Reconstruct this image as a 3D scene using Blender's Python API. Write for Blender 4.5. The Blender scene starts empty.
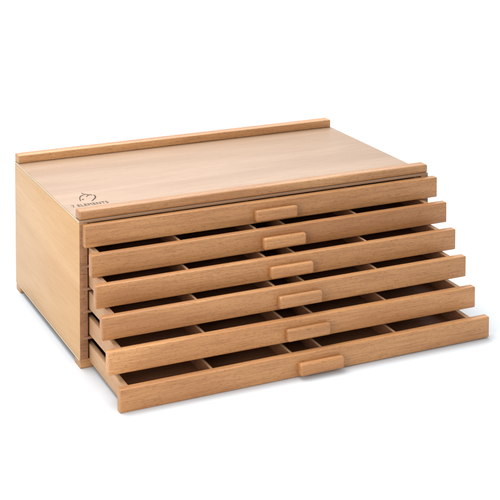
import bpy, bmesh, math
from mathutils import Matrix, Vector

S = 0.1                                   # one modelling unit = 10 cm
scene = bpy.context.scene
COL = scene.collection

# ------------------------------------------------------------------ materials
def wood(name, light, mid, dark, axis='X', bands=1.0, fleck=0.5, rough=0.5, bump=0.25, flen=1.0):
    m = bpy.data.materials.new(name); m.use_nodes = True
    nt = m.node_tree; N = nt.nodes; L = nt.links
    bsdf = N['Principled BSDF']
    tc = N.new('ShaderNodeTexCoord'); oi = N.new('ShaderNodeObjectInfo')
    mul = N.new('ShaderNodeVectorMath'); mul.operation = 'SCALE'; mul.inputs[0].default_value = (7.3, 3.1, 5.7)
    L.new(oi.outputs['Random'], mul.inputs['Scale'])
    add = N.new('ShaderNodeVectorMath'); add.operation = 'ADD'
    L.new(tc.outputs['Object'], add.inputs[0]); L.new(mul.outputs[0], add.inputs[1])
    def mapped(along, across):
        mp = N.new('ShaderNodeMapping'); s = {'X': (along, across, across), 'Y': (across, along, across), 'Z': (across, across, along)}[axis]
        mp.inputs['Scale'].default_value = s; L.new(add.outputs[0], mp.inputs['Vector']); return mp.outputs[0]
    def noise(vec, detail=3, dist=0.0, rough=0.55):
        n = N.new('ShaderNodeTexNoise'); n.inputs['Scale'].default_value = 1; n.inputs['Detail'].default_value = detail
        n.inputs['Roughness'].default_value = rough; n.inputs['Distortion'].default_value = dist
        L.new(vec, n.inputs['Vector']); return n.outputs['Fac']
    def ramp(fac, a, b, ca=(0,0,0,1), cb=(1,1,1,1)):
        r = N.new('ShaderNodeValToRGB'); r.color_ramp.elements[0].position = a; r.color_ramp.elements[1].position = b
        r.color_ramp.elements[0].color = ca; r.color_ramp.elements[1].color = cb; L.new(fac, r.inputs[0]); return r.outputs[0]
    def mix(fac, a, b, f=None, blend='MIX'):
        x = N.new('ShaderNodeMix'); x.data_type = 'RGBA'; x.blend_type = blend
        if fac is None: x.inputs[0].default_value = f
        else: L.new(fac, x.inputs[0])
        for sock, v in ((x.inputs[6], a), (x.inputs[7], b)):
            if isinstance(v, tuple): sock.default_value = v
            else: L.new(v, sock)
        return x.outputs[2]
    def mathn(op, a, b):
        x = N.new('ShaderNodeMath'); x.operation = op
        for s_, v in ((x.inputs[0], a), (x.inputs[1], b)):
            if isinstance(v, (int, float)): s_.default_value = v
            else: L.new(v, s_)
        return x.outputs[0]
    c = lambda t: (t[0], t[1], t[2], 1)
    broad = noise(mapped(2.5, 26), 2, 0.8)                     # wide soft heart/sap wood bands
    fine = noise(mapped(26, 620), 4, 0.5)                      # thin growth lines
    rays = noise(mapped(260 * flen, 1150), 3, 0.9, 0.62)                # short beech flecks
    pores = noise(mapped(520 * flen, 3200), 2)
    base = mix(ramp(broad, 0.36, 0.64), c(light), c(mid))
    base = mix(mathn('MULTIPLY', ramp(fine, 0.44, 0.70), 0.5 * bands), base, c(dark))
    base = mix(mathn('MULTIPLY', ramp(rays, 0.54, 0.66), fleck), base, c(dark))
    base = mix(mathn('MULTIPLY', ramp(pores, 0.58, 0.70), fleck * 0.5), base, c(dark))
    hv = N.new('ShaderNodeHueSaturation'); L.new(base, hv.inputs['Color'])
    mr = N.new('ShaderNodeMapRange'); mr.inputs['To Min'].default_value = 0.91; mr.inputs['To Max'].default_value = 1.08
    L.new(oi.outputs['Random'], mr.inputs['Value']); L.new(mr.outputs[0], hv.inputs['Value'])
    L.new(hv.outputs[0], bsdf.inputs['Base Color'])
    rr = N.new('ShaderNodeMapRange'); rr.inputs['To Min'].default_value = rough - 0.07; rr.inputs['To Max'].default_value = rough + 0.1
    L.new(fine, rr.inputs['Value']); L.new(rr.outputs[0], bsdf.inputs['Roughness'])
    bsdf.inputs['Specular IOR Level'].default_value = 0.5
    bp = N.new('ShaderNodeBump'); bp.inputs['Strength'].default_value = bump; bp.inputs['Distance'].default_value = 0.0003
    h = mathn('SUBTRACT', mathn('MULTIPLY', fine, 0.6), mathn('MULTIPLY', ramp(rays, 0.55, 0.68), 0.5))
    L.new(h, bp.inputs['Height']); L.new(bp.outputs[0], bsdf.inputs['Normal'])
    return m

M_TOP   = wood('beech_veneer_top',  (.415,.268,.170), (.355,.220,.134), (.26,.145,.082), 'X', .6, .34, .42, .15)
M_SIDE  = wood('beech_veneer_side', (.58,.345,.155), (.52,.290,.116), (.40,.200,.072), 'Y', .45, .30, .45, .12)
M_SOLID = wood('solid_beech',       (.57,.285,.112), (.43,.19,.066), (.23,.080,.024), 'X', .85, .58, .42)
M_RAIL  = wood('solid_beech_rail',  (.52,.27,.112), (.39,.175,.062), (.20,.078,.026), 'X', .8, .6, .42)
M_TRAY  = wood('beech_drawer_wood', (.52,.31,.165), (.45,.25,.13), (.28,.14,.065), 'Y', .5, .35, .55)
M_TRAYX = wood('beech_inside_shaded',(.27,.112,.048), (.19,.072,.029), (.08,.028,.011), 'X', .8, .4, .6)  # reddish inside faces, colour darkened to carry the interior shade
M_END   = wood('beech_end_grain',   (.36,.175,.085), (.28,.13,.060), (.12,.05,.022), 'X', .7, .8, .65, .5)
M_PLY   = wood('pale_plywood_edge', (.72,.56,.36), (.66,.50,.31), (.5,.35,.2), 'Y', .4, .1, .6, .1)
M_PLYF  = wood('plywood_front_edge',(.42,.24,.135), (.35,.19,.10), (.22,.11,.055), 'X', .6, .3, .6, .1)
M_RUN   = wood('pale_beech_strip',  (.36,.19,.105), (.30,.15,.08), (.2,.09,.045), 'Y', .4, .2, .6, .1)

def plain(name, col, rough):
    m = bpy.data.materials.new(name); m.use_nodes = True
    b = m.node_tree.nodes['Principled BSDF']; b.inputs['Base Color'].default_value = (*col, 1); b.inputs['Roughness'].default_value = rough
    return m
M_INK = plain('burnt_brown_marking', (.062, .026, .013), .8)
M_PAPER = plain('white_studio_paper', (.675, .705, .73), .9)
nt = M_PAPER.node_tree
pn = nt.nodes.new('ShaderNodeTexNoise'); pn.inputs['Scale'].default_value = 900
pb = nt.nodes.new('ShaderNodeBump'); pb.inputs['Strength'].default_value = .03; pb.inputs['Distance'].default_value = .0002
nt.links.new(pn.outputs['Fac'], pb.inputs['Height']); nt.links.new(pb.outputs[0], nt.nodes['Principled BSDF'].inputs['Normal'])

# ------------------------------------------------------------------ mesh helpers
def add_box(bm, x0, x1, y0, y1, z0, z1, bevel=0.006, seg=2, front_mat=None, left_mat=None, side_mats=None):
    vs = [bm.verts.new((x * S, y * S, z * S)) for x in (x0, x1) for y in (y0, y1) for z in (z0, z1)]
    q = [(0,1,3,2), (4,6,7,5), (0,4,5,1), (2,3,7,6), (0,2,6,4), (1,5,7,3)]
    fs = [bm.faces.new([vs[i] for i in f]) for f in q]
    if left_mat is not None: fs[0].material_index = left_mat; fs[1].material_index = left_mat
    if side_mats: fs[0].material_index, fs[1].material_index = side_mats
    if front_mat is not None: fs[2].material_index = front_mat
    if bevel:
        es = list({e for f in fs for e in f.edges})
        bmesh.ops.bevel(bm, geom=es, offset=bevel * S, segments=seg, profile=0.5, affect='EDGES')

def obj(name, bm, mats, parent=None, loc=None):
    bmesh.ops.recalc_face_normals(bm, faces=bm.faces)
    me = bpy.data.meshes.new(name); bm.to_mesh(me); bm.free()
    for p in me.polygons: p.use_smooth = True
    for m in (mats if isinstance(mats, (list, tuple)) else [mats]): me.materials.append(m)
    me.set_sharp_from_angle(angle=math.radians(50))
    o = bpy.data.objects.new(name, me); COL.objects.link(o)
    if parent: o.parent = parent
    if loc: o.location = loc
    return o

def box_obj(name, dims, mats, parent, bevel=0.006, seg=2, **k):
    bm = bmesh.new(); add_box(bm, *dims, bevel=bevel, seg=seg, **k); return obj(name, bm, mats, parent)

# ------------------------------------------------------------------ cabinet
W, D = 4.0, 2.419
ZF, ZB, ZU, ZT, ZR = -0.006, 0.084, 1.436, 1.465, 1.5565
PT = 0.083
root = bpy.data.objects.new('wooden_drawer_box', None); COL.objects.link(root)
root.empty_display_size = 0.05
root['label'] = 'light beech wood box with six shallow drawers pulled out in steps'
root['category'] = 'drawer box'

for x0, x1 in ((0, PT), (W - PT, W)):
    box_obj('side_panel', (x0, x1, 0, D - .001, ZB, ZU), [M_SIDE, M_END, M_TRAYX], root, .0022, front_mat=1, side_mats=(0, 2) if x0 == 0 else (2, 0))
box_obj('top_panel', (0, W, 0, D, ZU, ZT), [M_TOP, M_PLYF, M_PLY], root, .004, front_mat=1, left_mat=2)
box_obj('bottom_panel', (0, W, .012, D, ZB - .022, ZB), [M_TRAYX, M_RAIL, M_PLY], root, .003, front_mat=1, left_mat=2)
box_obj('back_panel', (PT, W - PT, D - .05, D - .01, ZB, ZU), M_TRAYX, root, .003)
for y0 in (0, D - .1425):
    box_obj('rail', (0.002, W - .002, y0 + (.001 if y0 == 0 else 0), y0 + .1425, ZT, ZR), M_RAIL, root, .022 if y0 == 0 else .012, 3)
for x0 in (0.004, W - .1565):
    for y0 in (0.002, D - .19):
        bm = bmesh.new(); add_box(bm, x0, x0 + .1525, y0, y0 + .185, ZF, ZB - .0225, .006)
        if y0 < 1: add_box(bm, x0, x0 + .1525, y0, .0115, ZB - .03, ZB - .0005, .001)
        obj('foot', bm, M_RAIL, root)

# drawers: pull-out, height of front bottom, sideways play, roll, tilt
zb = [1.449 - .24283 * i - .2191 + d for i, d in enumerate((-.017, -.0048, .012, .0296, .0092, -.0195))]
e  = [.090, .280, .4965, .7113, .8912, 1.078]
dx = [.0454, .0477, .0217, .0116, .0082, .0563]
kk = [-.0045, .0008, -.0046, -.0028, -.0129, .0112]
tl = [0, .004, .006, .008, .008, .022]
H, FT = .2191, .085
SX0, SX1 = .103, 3.90
d1, d2, DT = .9936, 1.8352, .026
DL = 2.15
DRAWER_LABEL = ['topmost drawer, almost fully closed', 'second drawer from the top, slightly open', 'third drawer from the top',
                'fourth drawer from the top', 'fifth drawer from the top', 'lowest drawer, pulled out furthest']

def tray_mesh():
    bm = bmesh.new()
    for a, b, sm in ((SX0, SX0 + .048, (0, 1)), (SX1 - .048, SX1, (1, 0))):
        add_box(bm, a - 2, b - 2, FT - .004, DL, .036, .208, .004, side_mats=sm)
    add_box(bm, SX0 + .046 - 2, SX1 - .046 - 2, DL - .05, DL - .002, .036, .205, .004)
    return bm
def board_mesh():
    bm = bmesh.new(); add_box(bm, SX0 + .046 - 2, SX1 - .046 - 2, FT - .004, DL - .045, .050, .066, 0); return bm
def divider_mesh():
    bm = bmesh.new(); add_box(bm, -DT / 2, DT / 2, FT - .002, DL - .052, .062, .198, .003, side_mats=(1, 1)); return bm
def front_mesh():
    bm = bmesh.new(); add_box(bm, -2.017, 2.017, 0, FT, 0, H, .0115, 4); return bm
def handle_mesh():                         # rounded beech bar glued to the lower half of the front
    bm = bmesh.new()
    add_box(bm, -.250, .2285, -.078, -.008, -.002, .118, .024, 5)
    add_box(bm, -.244, .222, -.020, .003, .004, .112, .004, 1)
    return bm
tray = tray_me = None
def drawer(i):
    global tray_me
    if i == 0:
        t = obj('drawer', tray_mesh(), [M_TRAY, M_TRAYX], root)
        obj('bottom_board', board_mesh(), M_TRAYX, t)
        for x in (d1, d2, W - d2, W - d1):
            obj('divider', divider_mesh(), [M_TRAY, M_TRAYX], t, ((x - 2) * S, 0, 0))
        obj('front_panel', front_mesh(), M_SOLID, t)
        obj('handle', handle_mesh(), M_SOLID, t)
        kids[:] = list(t.children); tray_me = t
    else:
        t = tray_me.copy(); COL.objects.link(t); t.parent = root
        for c in kids:
            n = c.copy(); COL.objects.link(n); n.parent = t
    t.location = (2 * S, -e[i] * S, zb[i] * S)
    t.rotation_euler = (tl[i], -kk[i] / 4, 0)
    t['label'] = DRAWER_LABEL[i]
    for c in t.children:
        if c.name.startswith('front_panel'): c.location.x = dx[i] * S
        if c.name.startswith('handle'): c.location = ((dx[i] + .042) * S, 0, .031 * S)
    return t
kids = []
for i in range(6): drawer(i)

# runners let into the side panels, one pair under each drawer but the lowest
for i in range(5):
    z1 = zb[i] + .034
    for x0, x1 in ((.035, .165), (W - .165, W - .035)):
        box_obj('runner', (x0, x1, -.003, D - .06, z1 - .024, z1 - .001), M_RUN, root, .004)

# ------------------------------------------------------------------ burnt marking on the top
def stroke(pts, w, bm, closed=False):
    pts = [Vector((x, y, 0)) for x, y in pts]
    # Catmull-Rom smoothing
    P = [pts[0]] + pts + [pts[-1]]; out = []
    for i in range(1, len(P) - 2):
        for k in range(6):
            t = k / 6
            a, b, c, d = P[i-1], P[i], P[i+1], P[i+2]
            out.append(.5 * ((2*b) + (c-a)*t + (2*a-5*b+4*c-d)*t*t + (3*b-a-3*c+d)*t*t*t))
    out.append(pts[-1]); rows = []
    n = len(out)
    for i, q in enumerate(out):
        tdir = (out[min(i+1, n-1)] - out[max(i-1, 0)]).normalized(); nn = Vector((-tdir.y, tdir.x, 0))
        ww = w * 1.35 * (.55 + .45 * math.sin(math.pi * (i + .5) / n))
        rows.append([bm.verts.new(((q + nn * s * ww / 2) * S)[:2] + (h * S,)) for s, h in ((-1, 0), (-1, .0012), (1, .0012), (1, 0))])
    for a, b in zip(rows, rows[1:]):
        for k in range(3): bm.faces.new((a[k], a[k+1], b[k+1], b[k]))
bm = bmesh.new()
stroke([(.214,.625), (.228,.700), (.250,.762), (.281,.803), (.310,.822), (.334,.833), (.347,.812), (.352,.790), (.374,.806), (.378,.765)], .011, bm)
stroke([(.312,.742), (.332,.772), (.352,.790)], .009, bm)
stroke([(.400,.778), (.404,.743), (.393,.691), (.365,.640), (.334,.600), (.318,.580)], .012, bm)
stroke([(.303,.890), (.312,.872), (.318,.848)], .010, bm)
c0 = [(.250 + .011 * math.cos(a * math.pi / 6), .668 + .016 * math.sin(a * math.pi / 6)) for a in range(13)]
for k in range(12):
    f = [bm.verts.new((x * S, y * S, .0012 * S)) for x, y in ((.250, .668), c0[k], c0[k+1])]; bm.faces.new(f)
logo = obj('burnt_logo', bm, M_INK, root, (0, 0, ZT * S + .00002))
logo['label'] = 'small dark line emblem burnt into the pale top'

def text_part(s, x, y, size, sx, sp, name):
    cu = bpy.data.curves.new(name, 'FONT'); cu.body = s; cu.size = size * S; cu.extrude = .0006 * S
    cu.space_character = sp; cu.offset = 0
    t = bpy.data.objects.new(name, cu); COL.objects.link(t)
    dg = bpy.context.evaluated_depsgraph_get(); me = bpy.data.meshes.new_from_object(t.evaluated_get(dg))
    bpy.data.objects.remove(t); 
    for v in me.vertices: v.co.x *= sx
    me.name = name; me.materials.clear(); me.materials.append(M_INK)
    o = bpy.data.objects.new(name, me); COL.objects.link(o); o.parent = root
    o.location = (x * S, y * S, ZT * S + .0001)
    o.rotation_euler.z = 0
    return o
text_part('7 ELEMENTS', .075, .447, .105, .62, 1.12, 'lettering')

# ------------------------------------------------------------------ surface
bm = bmesh.new(); R = 30
f = bm.faces.new([bm.verts.new(p) for p in ((-R, -R, 0), (R, -R, 0), (R, R, 0), (-R, R, 0))])
g = obj('ground', bm, M_PAPER, None, (0, 0, (ZF - .0015) * S)); g['kind'] = 'structure'

# ------------------------------------------------------------------ camera (fitted; a shift lens keeps the uprights upright)
yaw, pitch, roll = .4389466, -.0443077, -.0006062
F = Vector((math.sin(yaw) * math.cos(pitch), math.cos(yaw) * math.cos(pitch), math.sin(pitch)))
R0 = Vector((math.cos(yaw), -math.sin(yaw), 0)); U0 = R0.cross(F)
c, s = math.cos(roll), math.sin(roll); R1 = c * R0 + s * U0; U1 = -s * R0 + c * U0
cam = bpy.data.cameras.new('camera'); co = bpy.data.objects.new('camera', cam); COL.objects.link(co)
m = Matrix.Identity(4)
for i in range(3): m[i][0], m[i][1], m[i][2] = R1[i], U1[i], -F[i]
m.translation = Vector((-3.914722, -12.53351, 5.609481)) * S
co.matrix_world = m
cam.sensor_width = 36; cam.lens = 1348.52 / 500 * 36
cam.shift_x = -11.3034 / 500; cam.shift_y = -393.5238 / 500
cam.clip_start = .01; cam.clip_end = 200
scene.camera = co

# ------------------------------------------------------------------ studio light
w = bpy.data.worlds.new('World'); scene.world = w; w.use_nodes = True
bg = w.node_tree.nodes['Background']; bg.inputs[0].default_value = (.90, .955, 1, 1); bg.inputs[1].default_value = .66
def softbox(name, loc, target, size, power, col=(1, 1, 1)):
    l = bpy.data.lights.new(name, 'AREA'); l.shape = 'RECTANGLE'; l.size, l.size_y = size; l.energy = power; l.color = col
    o = bpy.data.objects.new(name, l); COL.objects.link(o); o.location = loc
    o.rotation_euler = (Vector(target) - Vector(loc)).to_track_quat('-Z', 'Y').to_euler(); return o
softbox('overhead_softbox', (-.1, .5, 1.6), (.2, .15, 0), (1.4, 1.2), 35)
softbox('left_softbox', (-.80, -.72, .34), (.0, .04, .05), (.5, .5), 6.6, (1, .95, .89))
softbox('front_softbox', (.5, -2.2, 1.4), (.2, 0, .08), (1.2, .9), 7, (1, .98, .96))
softbox('added_backdrop_fill', (2.4, 5.2, 3.2), (2.4, 5.2, 0), (7, 6), 330)  # unseen lamp, added so the far floor renders white

scene.view_settings.view_transform = 'Standard'; scene.view_settings.look = 'None'
scene.view_settings.exposure = 0; scene.view_settings.gamma = 1
